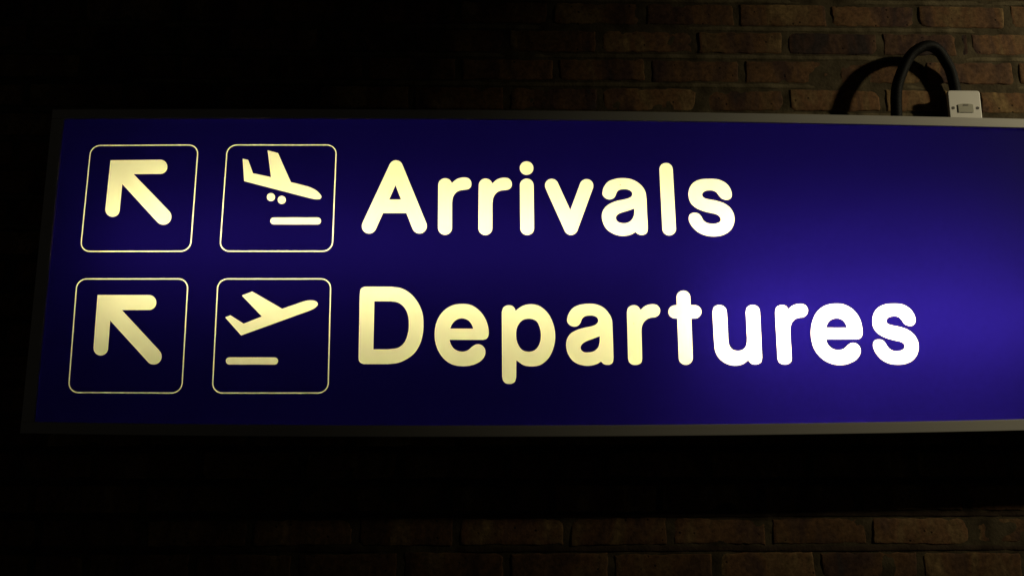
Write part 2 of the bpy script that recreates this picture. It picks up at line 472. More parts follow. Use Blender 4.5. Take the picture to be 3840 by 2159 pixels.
# face panel: blue film with every sign and letter cut out, cream acrylic set into the cut-outs
GLYPHS = json.loads('''[["arrow",[[[-81079,25886],[-78719,25918],[-78278,25803],[-77868,25555],[-77614,25300],[-77416,24999],[-77283,24669],[-77216,24298],[-77225,23968],[-77301,
23638],[-77463,23307],[-77666,23059],[-77836,22916],[-78062,22786],[-78291,22703],[-78561,22659],[-84385,22596],[-84436,22568],[-76197,14331],[-75888,13968],
[-75676,13565],[-75567,13161],[-75548,12757],[-75618,12354],[-75775,11989],[-76023,11663],[-76325,11424],[-76692,11260],[-77152,11192],[-77621,11256],[-78061,
11442],[-78469,11738],[-86701,20285],[-86731,20219],[-86802,14321],[-86845,13998],[-86962,13674],[-87084,13472],[-87225,13304],[-87406,13149],[-87591,13038],
[-88006,12905],[-88236,12888],[-88470,12907],[-88907,13044],[-89317,13319],[-89639,13702],[-89839,14145],[-89893,14388],[-89914,14671],[-89722,25713]]]],
["arrow",[[[-89981,-4318],[-89943,-4292],[-79056,-4264],[-78748,-4307],[-78435,-4415],[-78156,-4576],[-77912,-4785],[-77664,-5105],[-77487,-5494],[-77413,
-5883],[-77431,-6272],[-77547,-6653],[-77744,-6972],[-77999,-7217],[-78328,-7400],[-78588,-7477],[-78852,-7505],[-84585,-7531],[-76059,-16128],[-76069,
-16166],[-75800,-16470],[-75620,-16775],[-75508,-17079],[-75452,-17422],[-75464,-17764],[-75550,-18106],[-75703,-18410],[-75913,-18667],[-76126,-18841],
[-76382,-18980],[-76673,-19072],[-76971,-19107],[-77273,-19086],[-77580,-19009],[-77852,-18888],[-78129,-18703],[-86865,-9777],[-86798,-15799],[-86821,
-16065],[-86881,-16294],[-87050,-16628],[-87291,-16893],[-87608,-17094],[-87941,-17198],[-88315,-17217],[-88697,-17141],[-89049,-16977],[-89376,-16716],
[-89582,-16464],[-89734,-16183],[-89832,-15879],[-89871,-15574]]]],["airplane_symbol",[[[-55511,28202],[-55479,28218],[-53189,27591],[-50060,20950],[-46309,
19978],[-45630,19723],[-44988,19412],[-44465,19091],[-44107,18806],[-43779,18480],[-43371,17991],[-43257,17787],[-43231,17624],[-43289,17419],[-43399,17255],
[-43524,17156],[-43679,17105],[-44345,17075],[-44857,17125],[-45726,17294],[-60227,21103],[-60268,21136],[-60886,26215],[-60864,26248],[-59661,25973],[-58440,
22934],[-54463,22062]]]],["wheel_dot",[[[-54509,18411],[-54337,18439],[-54140,18428],[-53821,18310],[-53569,18089],[-53395,17763],[-53353,17396],[-53441,
17069],[-53630,16812],[-53781,16700],[-53934,16632],[-54284,16593],[-54482,16633],[-54642,16703],[-54921,16939],[-55095,17265],[-55137,17632],[-55050,17959],
[-54948,18123],[-54827,18246],[-54684,18343]]]],["wheel_dot",[[[-52128,17797],[-51956,17824],[-51760,17814],[-51441,17695],[-51189,17475],[-51016,17149],
[-50975,16782],[-51064,16456],[-51253,16199],[-51405,16087],[-51558,16019],[-51908,15980],[-52105,16020],[-52265,16090],[-52543,16326],[-52717,16651],[-52758,
17018],[-52670,17345],[-52568,17508],[-52447,17632],[-52304,17728]]]],["runway_bar",[[[-53621,12897],[-53414,12925],[-43855,12966],[-43579,12893],[-43326,
12701],[-43164,12418],[-43123,12094],[-43186,11843],[-43334,11622],[-43561,11464],[-43793,11406],[-53416,11365],[-53688,11442],[-53894,11589],[-54052,11804],
[-54138,12086],[-54120,12369],[-54022,12598],[-53837,12793]]]],["airplane_symbol",[[[-57270,-3475],[-57191,-3456],[-50648,-7174],[-46428,-5651],[-45670,
-5440],[-45137,-5343],[-44678,-5314],[-44255,-5327],[-43946,-5376],[-43635,-5483],[-43400,-5614],[-43227,-5786],[-43113,-6020],[-43100,-6255],[-43158,-6411],
[-43260,-6567],[-43652,-6962],[-44101,-7235],[-44890,-7605],[-59041,-12919],[-62660,-9059],[-61567,-8609],[-61529,-8621],[-58648,-10400],[-54882,-8849],
[-59353,-4342],[-59346,-4303]]]],["runway_bar",[[[-61454,-17596],[-61238,-17571],[-51711,-17561],[-51404,-17648],[-51168,-17832],[-51006,-18118],[-50970,
-18423],[-51045,-18689],[-51184,-18879],[-51376,-19013],[-51637,-19081],[-61225,-19090],[-61493,-19023],[-61729,-18862],[-61880,-18662],[-61967,-18396],
[-61958,-18130],[-61866,-17901],[-61683,-17705]]]],["letter",[[[-27337,26082],[-27117,26095],[-26877,26071],[-26636,26005],[-26428,25911],[-26220,25775],
[-26045,25617],[-25902,25445],[-25763,25214],[-20187,11748],[-20099,11435],[-20072,11086],[-20109,10772],[-20208,10458],[-20360,10178],[-20569,9928],[-20825,
9724],[-21102,9583],[-21337,9513],[-21573,9480],[-21843,9487],[-22080,9531],[-22317,9616],[-22556,9747],[-22761,9908],[-22938,10098],[-23184,10515],[-24603,
14050],[-29677,14026],[-31205,10307],[-31400,9993],[-31653,9740],[-31984,9540],[-32317,9436],[-32686,9411],[-33058,9477],[-33399,9626],[-33709,9859],[-33957,
10156],[-34132,10503],[-34210,10781],[-34240,11094],[-34211,11408],[-34134,11687],[-28507,25179],[-28301,25525],[-28034,25790],[-27696,25985]],[[-27120,
20368],[-28434,17107],[-25819,17127]]]],["letter",[[[-12475,22224],[-11988,22248],[-11474,22195],[-11165,22086],[-10842,21841],[-10592,21521],[-10444,21130],
[-10405,20704],[-10482,20277],[-10576,20063],[-10728,19849],[-10907,19681],[-11110,19557],[-11349,19483],[-11826,19403],[-12678,19317],[-13078,19198],[-13391,
19055],[-13602,18912],[-13836,18698],[-14077,18414],[-14261,18130],[-14407,17811],[-14528,17421],[-14575,17138],[-14610,16609],[-14644,16538],[-14590,10751],
[-14640,10368],[-14751,10062],[-14917,9793],[-15132,9565],[-15380,9390],[-15653,9270],[-15956,9206],[-16260,9206],[-16565,9270],[-16973,9472],[-17315,9797],
[-17536,10181],[-17648,10634],[-17728,20451],[-17711,20700],[-17654,20949],[-17493,21306],[-17244,21616],[-16940,21843],[-16566,21992],[-16293,22032],[-16020,
22021],[-15746,21957],[-15471,21832],[-15247,21674],[-15040,21461],[-14875,21213],[-14742,20914],[-13987,21610],[-13625,21860],[-13081,22096]]]],["letter",
[[[-3551,22202],[-3062,22226],[-2548,22173],[-2240,22064],[-1918,21818],[-1670,21499],[-1525,21108],[-1489,20680],[-1570,20253],[-1666,20039],[-1821,19825],
[-2001,19657],[-2206,19533],[-2445,19458],[-2924,19379],[-3778,19292],[-4180,19173],[-4495,19030],[-4708,18887],[-4944,18673],[-5187,18388],[-5374,18104],
[-5524,17785],[-5648,17395],[-5698,17112],[-5737,16582],[-5772,16511],[-5767,10719],[-5820,10335],[-5934,10029],[-6103,9760],[-6320,9531],[-6570,9356],
[-6845,9237],[-7149,9173],[-7453,9173],[-7758,9237],[-8165,9439],[-8505,9764],[-8723,10148],[-8831,10601],[-8828,20428],[-8809,20677],[-8750,20926],[-8585,
21283],[-8334,21594],[-8027,21821],[-7651,21970],[-7378,22010],[-7104,21999],[-6829,21934],[-6555,21810],[-6333,21651],[-6127,21439],[-5964,21190],[-5833,
20891],[-5071,21587],[-4706,21837],[-4158,22074]]]],["letter",[[[1597,22025],[1932,22032],[2241,21968],[2514,21849],[2788,21652],[2993,21426],[3160,21142],
[3268,20822],[3307,20502],[3352,10558],[3288,10278],[3185,10033],[3033,9797],[2863,9610],[2659,9450],[2421,9322],[2149,9236],[1878,9203],[1573,9227],[1302,
9304],[1032,9443],[795,9634],[616,9848],[462,10126],[373,10405],[335,10719],[259,20628],[308,20877],[400,21127],[524,21348],[696,21563],[892,21736],[1108,
21872],[1349,21971]],[[1492,26002],[1811,26028],[2087,25996],[2362,25909],[2636,25753],[2872,25543],[3058,25293],[3192,25006],[3264,24719],[3282,24397],
[3245,24109],[3153,23822],[2995,23535],[2796,23300],[2546,23103],[2279,22969],[1970,22888],[1661,22874],[1387,22914],[1112,23011],[838,23180],[627,23378],
[449,23628],[320,23914],[252,24200],[237,24522],[278,24810],[374,25097],[513,25349],[708,25586],[950,25782],[1226,25925]]]],["letter",[[[7059,21996],[7275,
22020],[7515,22009],[7926,21892],[8303,21646],[8594,21291],[11337,14885],[13613,20997],[13733,21247],[13886,21462],[14178,21733],[14525,21919],[14905,22009],
[15283,21997],[15659,21882],[15969,21688],[16235,21403],[16426,21047],[16497,20798],[16528,20513],[16508,20228],[16448,19978],[12821,10260],[12680,9980],
[12488,9735],[12240,9524],[11944,9368],[11705,9296],[11433,9265],[11161,9285],[10925,9347],[10688,9454],[10486,9593],[10285,9793],[10139,10004],[5905,19851],
[5818,20171],[5800,20527],[5861,20884],[5993,21205],[6190,21492],[6448,21730],[6724,21891]]]],["letter",[[[22480,22238],[23485,22256],[24338,22181],[24968,
22030],[25727,21712],[26383,21313],[26733,21034],[27056,20728],[27339,20407],[27607,20037],[27798,19706],[27941,19383],[28048,19042],[28116,18701],[28223,
17536],[28237,14366],[28319,11917],[28313,10878],[28236,10262],[28120,9925],[27889,9647],[27556,9448],[27281,9372],[27008,9344],[26708,9354],[26410,9410],
[26087,9561],[25608,10003],[24944,9607],[24612,9441],[24173,9294],[23680,9183],[23160,9116],[22670,9104],[22018,9167],[21531,9273],[21044,9436],[20505,
9684],[20022,9971],[19593,10300],[19273,10629],[19009,10979],[18780,11370],[18576,11818],[18361,12491],[18266,13024],[18249,13502],[18295,13981],[18395,
14410],[18578,14857],[18842,15281],[19271,15782],[19662,16120],[19995,16337],[20494,16590],[21186,16873],[21780,17050],[23752,17489],[24389,17711],[24611,
17819],[24807,17957],[24970,18144],[25074,18344],[25119,18628],[25070,18913],[24949,19168],[24734,19374],[24436,19539],[24081,19660],[23698,19718],[23175,
19726],[22762,19690],[22430,19617],[22180,19508],[21956,19345],[21787,19169],[21657,18980],[21439,18356],[21163,17869],[20928,17625],[20595,17453],[20319,
17374],[20099,17346],[19907,17351],[19634,17409],[19362,17516],[19091,17674],[18876,17861],[18688,18087],[18549,18339],[18493,18594],[18509,18993],[18604,
19534],[18729,19933],[18875,20247],[19140,20677],[19461,21078],[19693,21308],[19949,21509],[20244,21682],[20554,21821],[21497,22105],[22023,22194]],[[25423,
15314],[24261,14877],[22744,14432],[22137,14183],[21832,14009],[21497,13686],[21414,13545],[21362,13376],[21344,13151],[21376,12898],[21449,12701],[21552,
12533],[21765,12312],[22007,12168],[22441,12026],[22903,11958],[23340,11969],[23697,12032],[24083,12170],[24384,12349],[24695,12606],[24948,12895],[25151,
13224],[25310,13591],[25407,13986],[25471,14607],[25470,15285],[25451,15325]]]],["letter",[[[32676,25832],[32990,25836],[33293,25772],[33566,25649],[33809,
25468],[34013,25234],[34158,24976],[34250,24688],[34286,24372],[34539,10737],[34491,10456],[34388,10175],[34240,9923],[34047,9698],[33806,9506],[33555,
9373],[33279,9287],[33005,9256],[32706,9280],[32436,9358],[32175,9494],[31955,9674],[31771,9898],[31631,10164],[31547,10444],[31518,10724],[31300,24354],
[31341,24614],[31428,24873],[31553,25109],[31727,25336],[31926,25520],[32153,25666],[32406,25773]]]],["letter",[[[41497,22192],[43125,22215],[43925,22154],
[44337,22070],[44665,21970],[45344,21678],[45667,21488],[45962,21274],[46299,20957],[46515,20701],[46764,20330],[46913,20045],[47034,19731],[47157,19275],
[47223,18819],[47227,18505],[47172,18192],[47067,17935],[46918,17735],[46701,17569],[46392,17434],[46114,17387],[45810,17389],[45509,17436],[45210,17531],
[44968,17654],[44755,17829],[44525,18093],[44285,18405],[43990,18888],[43844,19062],[43496,19301],[43034,19473],[42677,19534],[42291,19547],[41904,19517],
[41514,19440],[41261,19346],[40950,19152],[40751,18957],[40647,18757],[40608,18472],[40680,18187],[40872,17945],[41167,17741],[41493,17623],[42065,17476],
[43379,17261],[44305,17021],[45227,16690],[45818,16361],[46350,15956],[46790,15491],[47103,14995],[47339,14446],[47457,14051],[47539,13571],[47557,13176],
[47527,12697],[47455,12274],[47344,11879],[47181,11485],[46952,11062],[46700,10696],[46476,10431],[46218,10189],[45820,9894],[45371,9637],[45007,9473],
[44507,9302],[44092,9203],[43459,9110],[42856,9072],[42418,9076],[41819,9125],[41249,9223],[40843,9326],[40331,9503],[39848,9725],[39394,9993],[39093,10215],
[38696,10578],[38313,11006],[38006,11417],[37740,11865],[37542,12315],[37423,12736],[37397,13046],[37442,13413],[37536,13723],[37663,13950],[37869,14148],
[38168,14320],[38446,14406],[38749,14428],[39323,14347],[39566,14255],[39753,14135],[39964,13914],[40206,13566],[40519,12891],[40678,12666],[41078,12315],
[41534,12089],[41968,11983],[42432,11931],[42871,11931],[43312,11984],[43756,12101],[44091,12246],[44294,12401],[44446,12627],[44509,12909],[44484,13106],
[44420,13303],[44227,13613],[43938,13865],[43605,14062],[43271,14186],[41366,14614],[40850,14754],[40038,15054],[39391,15362],[38829,15739],[38298,16229],
[37965,16696],[37769,17178],[37643,17688],[37558,18257],[37549,18712],[37587,19054],[37712,19602],[37865,20026],[38057,20398],[38310,20776],[38599,21116],
[38847,21346],[39085,21520],[39508,21743],[39958,21911],[40461,22052],[40991,22147]]]],["letter",[[[-33203,-2359],[-32803,-2333],[-27530,-2318],[-26122,
-2482],[-25435,-2625],[-24976,-2798],[-24362,-3112],[-23900,-3407],[-23331,-3840],[-22832,-4302],[-22470,-4701],[-22034,-5264],[-21630,-5878],[-21273,-6531],
[-20913,-7375],[-20695,-8065],[-20552,-8753],[-20453,-9709],[-20420,-11044],[-20470,-11957],[-20597,-12869],[-20808,-13817],[-21022,-14499],[-21295,-15142],
[-21729,-15935],[-22128,-16495],[-22569,-16971],[-23147,-17443],[-23776,-17857],[-24681,-18346],[-25117,-18527],[-25563,-18670],[-26046,-18787],[-26418,
-18844],[-27834,-18973],[-32834,-18975],[-33248,-18865],[-33474,-18770],[-33704,-18584],[-33883,-18356],[-33992,-18093],[-34059,-17568],[-34132,-9927],
[-34208,-5947],[-34195,-4062],[-34112,-3135],[-34004,-2826],[-33855,-2649],[-33669,-2518],[-33407,-2399]],[[-31046,-5497],[-30964,-15834],[-27912,-15841],
[-26306,-15667],[-25880,-15563],[-25525,-15407],[-25155,-15167],[-24870,-14920],[-24568,-14577],[-24339,-14239],[-24149,-13860],[-23924,-13253],[-23747,
-12608],[-23624,-12000],[-23557,-11392],[-23535,-10783],[-23560,-9982],[-23623,-9333],[-23731,-8722],[-23835,-8339],[-24018,-7842],[-24239,-7383],[-24623,
-6808],[-25088,-6328],[-25626,-5934],[-25894,-5793],[-26199,-5683],[-26542,-5611],[-27567,-5483]]]],["letter",[[[-12883,-6063],[-12261,-6035],[-11654,-6046],
[-11046,-6105],[-10628,-6188],[-10247,-6308],[-9828,-6501],[-9447,-6728],[-8952,-7093],[-8483,-7513],[-8151,-7867],[-7742,-8394],[-7387,-8950],[-7098,-9504],
[-6885,-10038],[-6711,-10611],[-6574,-11221],[-6515,-11640],[-6486,-12135],[-6503,-12592],[-6550,-12896],[-6650,-13162],[-6798,-13390],[-6988,-13567],[-7176,
-13655],[-7666,-13771],[-14822,-13782],[-14836,-13820],[-14718,-14237],[-14567,-14653],[-14279,-15182],[-14023,-15522],[-13747,-15766],[-13444,-15953],
[-13029,-16136],[-12614,-16254],[-12201,-16307],[-11863,-16299],[-11525,-16237],[-11150,-16110],[-10701,-15865],[-10104,-15338],[-9580,-14957],[-9317,-14820],
[-8979,-14721],[-8603,-14700],[-8188,-14811],[-7810,-15027],[-7517,-15324],[-7349,-15589],[-7224,-15891],[-7172,-16155],[-7168,-16495],[-7217,-16834],[-7311,
-17153],[-7462,-17475],[-7659,-17777],[-7883,-18040],[-8129,-18266],[-8467,-18512],[-8878,-18752],[-9589,-19058],[-10486,-19282],[-11160,-19372],[-11834,
-19402],[-12546,-19372],[-13296,-19286],[-13784,-19178],[-14310,-18987],[-14838,-18718],[-15253,-18455],[-15745,-18073],[-16188,-17636],[-16605,-17109],
[-16965,-16550],[-17271,-15979],[-17523,-15376],[-17733,-14733],[-17915,-13977],[-17994,-13370],[-18027,-12497],[-18007,-11775],[-17929,-11166],[-17737,
-10327],[-17528,-9677],[-17280,-9104],[-16966,-8555],[-16593,-8030],[-16183,-7569],[-15736,-7174],[-15210,-6805],[-14645,-6500],[-14079,-6280],[-13512,
-6144]],[[-12420,-9168],[-12760,-9230],[-13145,-9363],[-13507,-9555],[-13795,-9785],[-14137,-10167],[-14396,-10549],[-14535,-10855],[-14717,-11389],[-9777,
-11380],[-10014,-10732],[-10158,-10427],[-10452,-10007],[-10789,-9664],[-11170,-9426],[-11587,-9261],[-12004,-9172]]]],["letter",[[[2111,-6075],[2676,-6051],
[3399,-6130],[4121,-6331],[4652,-6589],[5220,-6987],[5749,-7469],[6233,-8028],[6634,-8642],[6994,-9370],[7335,-10288],[7541,-11052],[7681,-11853],[7744,
-12616],[7735,-13377],[7618,-14365],[7439,-15161],[7207,-15881],[6908,-16600],[6561,-17242],[6272,-17658],[5803,-18186],[5282,-18645],[4716,-19013],[4301,
-19197],[3661,-19352],[2984,-19417],[2082,-19406],[1444,-19310],[994,-19172],[581,-18973],[-589,-18117],[-614,-21643],[-810,-22465],[-916,-22651],[-1077,
-22815],[-1278,-22950],[-1526,-23064],[-1788,-23124],[-2050,-23141],[-2611,-23076],[-2835,-22991],[-3015,-22876],[-3337,-22541],[-3480,-22242],[-3610,-21645],
[-3700,-7819],[-3572,-7320],[-3483,-7050],[-3377,-6858],[-3221,-6679],[-3031,-6530],[-2803,-6410],[-2575,-6339],[-2270,-6296],[-2004,-6299],[-1776,-6330],
[-1548,-6398],[-1358,-6500],[-1158,-6660],[-914,-6967],[-714,-7513],[-66,-6943],[657,-6499],[1305,-6242]],[[1787,-9223],[1217,-9345],[914,-9465],[653,-9612],
[268,-9952],[-57,-10379],[-359,-10952],[-521,-11487],[-611,-12211],[-617,-12972],[-547,-13694],[-386,-14350],[-107,-14983],[264,-15550],[628,-15905],[1004,
-16118],[1494,-16273],[2059,-16332],[2662,-16247],[3153,-16070],[3380,-15947],[3613,-15772],[3946,-15393],[4272,-14825],[4518,-14180],[4652,-13496],[4695,
-12621],[4627,-11897],[4434,-11096],[4133,-10313],[3974,-10027],[3798,-9797],[3677,-9683],[3417,-9511],[2963,-9328],[2318,-9211]]]],["letter",[[[14451,
-5942],[15489,-5918],[16441,-6013],[17125,-6200],[17466,-6338],[17880,-6551],[18446,-6950],[18708,-7198],[19019,-7551],[19501,-8242],[19705,-8626],[19851,
-8972],[20005,-9509],[20062,-10046],[20143,-17466],[20078,-18107],[19945,-18554],[19844,-18711],[19732,-18824],[19368,-19028],[19141,-19077],[18877,-19082],
[18500,-19052],[18200,-18986],[17903,-18826],[17457,-18391],[17420,-18392],[16847,-18762],[16542,-18910],[15935,-19108],[15405,-19224],[14915,-19284],[14387,
-19291],[13823,-19243],[13184,-19117],[12697,-18963],[12215,-18756],[11799,-18511],[11536,-18305],[11160,-17928],[10839,-17514],[10567,-17061],[10395,-16684],
[10224,-16154],[10085,-15435],[10050,-14829],[10080,-14335],[10171,-13880],[10373,-13347],[10612,-12928],[10898,-12565],[11213,-12279],[11549,-12053],[12008,
-11810],[12695,-11509],[13382,-11293],[14297,-11068],[15554,-10837],[16128,-10637],[16438,-10474],[16666,-10296],[16870,-10052],[16991,-9822],[17036,-9592],
[16982,-9285],[16851,-9017],[16656,-8818],[16355,-8649],[16014,-8534],[15634,-8480],[15177,-8481],[14757,-8523],[14375,-8602],[14088,-8715],[13865,-8869],
[13644,-9100],[13465,-9369],[13249,-10021],[13120,-10251],[12784,-10623],[12440,-10828],[12211,-10893],[11907,-10922],[11641,-10899],[11376,-10832],[11112,
-10726],[10886,-10590],[10683,-10409],[10512,-10191],[10373,-9912],[10317,-9605],[10348,-9183],[10450,-8723],[10608,-8262],[10799,-7877],[11049,-7492],
[11340,-7144],[11582,-6918],[11929,-6670],[12236,-6501],[12658,-6318],[13118,-6164],[13501,-6070]],[[17299,-12955],[14552,-13968],[14143,-14177],[13748,
-14444],[13524,-14634],[13353,-14824],[13237,-15014],[13166,-15204],[13140,-15393],[13154,-15583],[13218,-15810],[13320,-15999],[13532,-16196],[13832,-16350],
[14133,-16433],[14472,-16459],[15153,-16410],[15646,-16315],[15980,-16185],[16295,-15983],[16564,-15749],[16812,-15464],[16974,-15198],[17080,-14933],[17261,
-14097],[17320,-12993]]]],["letter",[[[28430,-6006],[28939,-5982],[29397,-6043],[29738,-6157],[30000,-6334],[30263,-6659],[30430,-7045],[30469,-7430],[30391,
-7816],[30290,-8058],[30152,-8279],[29971,-8468],[29736,-8642],[29349,-8812],[28774,-8878],[28237,-8976],[27779,-9130],[27421,-9361],[27111,-9630],[26871,
-9900],[26694,-10169],[26543,-10476],[26417,-10821],[26344,-11124],[26316,-11395],[26283,-11969],[26270,-17744],[26141,-18385],[26057,-18574],[25902,-18742],
[25671,-18887],[25365,-19013],[25061,-19079],[24758,-19099],[24419,-19075],[24119,-19008],[23932,-18929],[23734,-18803],[23452,-18509],[23348,-18275],[23245,
-17709],[23245,-7755],[23411,-7061],[23483,-6892],[23602,-6726],[23964,-6442],[24417,-6252],[24647,-6211],[24877,-6207],[25295,-6281],[25635,-6444],[25853,
-6669],[26225,-7238],[26263,-7230],[26831,-6667],[27243,-6388],[27786,-6147]]]],["letter",[[[35314,-3036],[35717,-2997],[36100,-3064],[36440,-3222],[36738,
-3476],[36961,-3809],[37092,-4237],[37117,-6175],[38206,-6201],[38472,-6269],[38735,-6398],[38995,-6611],[39207,-6904],[39329,-7213],[39376,-7560],[39338,
-7908],[39213,-8255],[39006,-8564],[38713,-8827],[38440,-8977],[38130,-9069],[37120,-9106],[37136,-17500],[37118,-17727],[37052,-17992],[36932,-18257],
[36776,-18484],[36592,-18672],[36378,-18830],[36108,-18963],[35840,-19038],[35574,-19063],[35309,-19043],[35047,-18973],[34813,-18863],[34602,-18713],[34420,
-18524],[34291,-18335],[34187,-18108],[34119,-17844],[34089,-9113],[33313,-9068],[33049,-8982],[32786,-8830],[32558,-8616],[32379,-8347],[32266,-8039],
[32227,-7731],[32262,-7383],[32367,-7074],[32551,-6774],[32788,-6533],[33063,-6354],[33335,-6249],[33605,-6200],[34082,-6182],[34087,-4516],[34123,-4244],
[34194,-4011],[34385,-3661],[34632,-3388],[34942,-3175]]]],["letter",[[[43283,-6160],[43567,-6175],[43834,-6226],[44060,-6307],[44247,-6415],[44469,-6598],
[44647,-6814],[44729,-6969],[44793,-7200],[44878,-7741],[44904,-11012],[44891,-13461],[44975,-14452],[45075,-14909],[45191,-15175],[45335,-15403],[45503,
-15600],[45672,-15745],[45862,-15859],[46132,-15966],[46698,-16069],[47041,-16064],[47424,-16006],[47772,-15896],[48046,-15750],[48325,-15517],[48553,-15247],
[48740,-14942],[48860,-14637],[48966,-14065],[49030,-13263],[48997,-7732],[49133,-7113],[49231,-6842],[49443,-6571],[49785,-6327],[50177,-6171],[50565,
-6117],[50947,-6153],[51325,-6281],[51624,-6488],[51859,-6759],[51961,-6952],[52003,-7107],[52069,-7725],[52028,-17483],[51833,-18317],[51708,-18516],[51509,
-18684],[51119,-18872],[50772,-18958],[50354,-18971],[49902,-18901],[49669,-18810],[49470,-18659],[48997,-18028],[48178,-18698],[47930,-18837],[47504,-19005],
[46966,-19147],[46469,-19218],[45976,-19228],[45560,-19192],[45071,-19099],[44697,-18989],[44213,-18786],[43843,-18586],[43365,-18258],[43073,-18006],[42819,
-17735],[42583,-17418],[42318,-16964],[42104,-16471],[41960,-15978],[41893,-15484],[41813,-13618],[41821,-11017],[41785,-7748],[41993,-6936],[42092,-6743],
[42219,-6588],[42444,-6402],[42719,-6258],[42991,-6185]]]],["letter",[[[60552,-5881],[60977,-5855],[61474,-5922],[61852,-6048],[62115,-6226],[62358,-6536],
[62516,-6923],[62548,-7310],[62468,-7697],[62347,-7966],[62197,-8200],[62053,-8363],[61850,-8521],[61611,-8652],[61375,-8742],[60601,-8830],[60093,-8956],
[59739,-9090],[59487,-9248],[59238,-9480],[58988,-9789],[58791,-10097],[58572,-10636],[58472,-11059],[58436,-11366],[58406,-11903],[58387,-17699],[58267,
-18154],[58159,-18419],[58018,-18584],[57780,-18745],[57468,-18879],[57159,-18950],[56816,-18967],[56475,-18935],[56175,-18860],[55806,-18676],[55553,-18446],
[55447,-18232],[55342,-17740],[55380,-7636],[55560,-6939],[55726,-6629],[56014,-6394],[56527,-6164],[56761,-6113],[56993,-6103],[57413,-6168],[57751,-6315],
[57957,-6507],[58326,-7013],[58365,-7003],[58936,-6469],[59256,-6266],[59809,-6049]]]],["letter",[[[68329,-5803],[68947,-5776],[69563,-5808],[70136,-5901],
[70552,-6014],[71153,-6254],[71563,-6471],[72078,-6815],[72430,-7113],[72729,-7424],[73116,-7929],[73458,-8505],[73657,-8929],[73792,-9315],[73945,-9971],
[74063,-10779],[74124,-11472],[74091,-12163],[74021,-12509],[73927,-12778],[73787,-13008],[73603,-13200],[73366,-13364],[73169,-13437],[72702,-13519],[66063,
-13556],[66049,-13594],[66146,-14053],[66254,-14435],[66408,-14731],[66607,-15007],[66904,-15312],[67195,-15523],[67565,-15706],[67940,-15820],[68357,-15877],
[68816,-15869],[69281,-15789],[69673,-15661],[70072,-15432],[70607,-14925],[71093,-14540],[71373,-14388],[71685,-14308],[71917,-14290],[72145,-14311],[72573,
-14464],[72943,-14731],[73199,-15092],[73345,-15455],[73404,-15760],[73399,-16103],[73321,-16484],[73184,-16827],[72983,-17169],[72712,-17520],[72420,-17816],
[72130,-18044],[71699,-18304],[70752,-18718],[70323,-18853],[69857,-18961],[69395,-19029],[68858,-19069],[68173,-19056],[67606,-18982],[67043,-18848],[66447,
-18643],[65930,-18405],[65408,-18089],[64908,-17707],[64471,-17293],[64055,-16800],[63734,-16306],[63443,-15735],[63232,-15202],[63113,-14802],[62995,-14211],
[62908,-13485],[62865,-12834],[62871,-12221],[62936,-11569],[63075,-10762],[63241,-10107],[63456,-9490],[63720,-8873],[64029,-8293],[64290,-7906],[64707,
-7421],[65192,-6975],[65605,-6666],[66139,-6352],[66604,-6155],[67077,-6011],[67587,-5900]],[[68649,-8939],[68261,-8981],[67868,-9095],[67451,-9289],[67147,
-9504],[66822,-9830],[66566,-10178],[66429,-10447],[66198,-11035],[70770,-11041],[70810,-11023],[70673,-10439],[70581,-10170],[70360,-9789],[70112,-9492],
[69857,-9290],[69445,-9092],[69032,-8977]]]],["letter",[[[80559,-5785],[81918,-5762],[82841,-5838],[83449,-5983],[84091,-6282],[84703,-6727],[85024,-7044],
[85250,-7328],[85492,-7716],[85674,-8103],[85786,-8451],[85850,-8799],[85870,-9147],[85844,-9457],[85756,-9805],[85647,-10036],[85493,-10230],[85278,-10387],
[84997,-10517],[84721,-10580],[84413,-10580],[84071,-10519],[83734,-10402],[83476,-10257],[83258,-10041],[82957,-9463],[82578,-8922],[82256,-8685],[81806,
-8521],[81463,-8467],[81077,-8467],[80607,-8541],[80215,-8656],[79970,-8774],[79775,-8928],[79614,-9122],[79494,-9354],[79455,-9585],[79511,-9894],[79643,
-10125],[79849,-10273],[80677,-10528],[82081,-10790],[83024,-11046],[83734,-11303],[84323,-11639],[84899,-12107],[85353,-12616],[85679,-13153],[85948,-13843],
[86040,-14264],[86071,-14647],[86050,-15144],[85970,-15679],[85853,-16137],[85693,-16556],[85488,-16938],[85285,-17242],[85003,-17590],[84744,-17851],[84463,
-18079],[84098,-18311],[83637,-18536],[83184,-18706],[82792,-18813],[82288,-18903],[81709,-18956],[81135,-18971],[80563,-18951],[79994,-18888],[79618,-18812],
[79114,-18655],[78653,-18455],[78287,-18254],[77880,-17973],[77577,-17707],[77214,-17312],[76887,-16872],[76631,-16445],[76428,-15996],[76275,-15539],[76186,
-15119],[76171,-14776],[76238,-14470],[76391,-14110],[76602,-13819],[76768,-13706],[76965,-13640],[77276,-13598],[77661,-13587],[77927,-13613],[78191,-13685],
[78412,-13798],[78593,-13931],[78868,-14236],[79169,-14892],[79407,-15276],[79578,-15496],[79941,-15781],[80385,-15978],[80762,-16063],[81182,-16085],[81606,
-16052],[82074,-15967],[82356,-15874],[82629,-15721],[82854,-15530],[82990,-15339],[83057,-15072],[83027,-14728],[82927,-14491],[82739,-14307],[82419,-14132],
[82009,-13976],[80913,-13749],[79522,-13369],[78852,-13105],[78149,-12753],[77565,-12360],[77113,-11901],[76753,-11363],[76531,-10820],[76453,-10401],[76433,
-9939],[76463,-9398],[76559,-8819],[76682,-8393],[76848,-8006],[77087,-7579],[77367,-7191],[77606,-6931],[77855,-6717],[78262,-6451],[78665,-6247],[79145,
-6057],[79541,-5938],[80092,-5833]]]]]''')
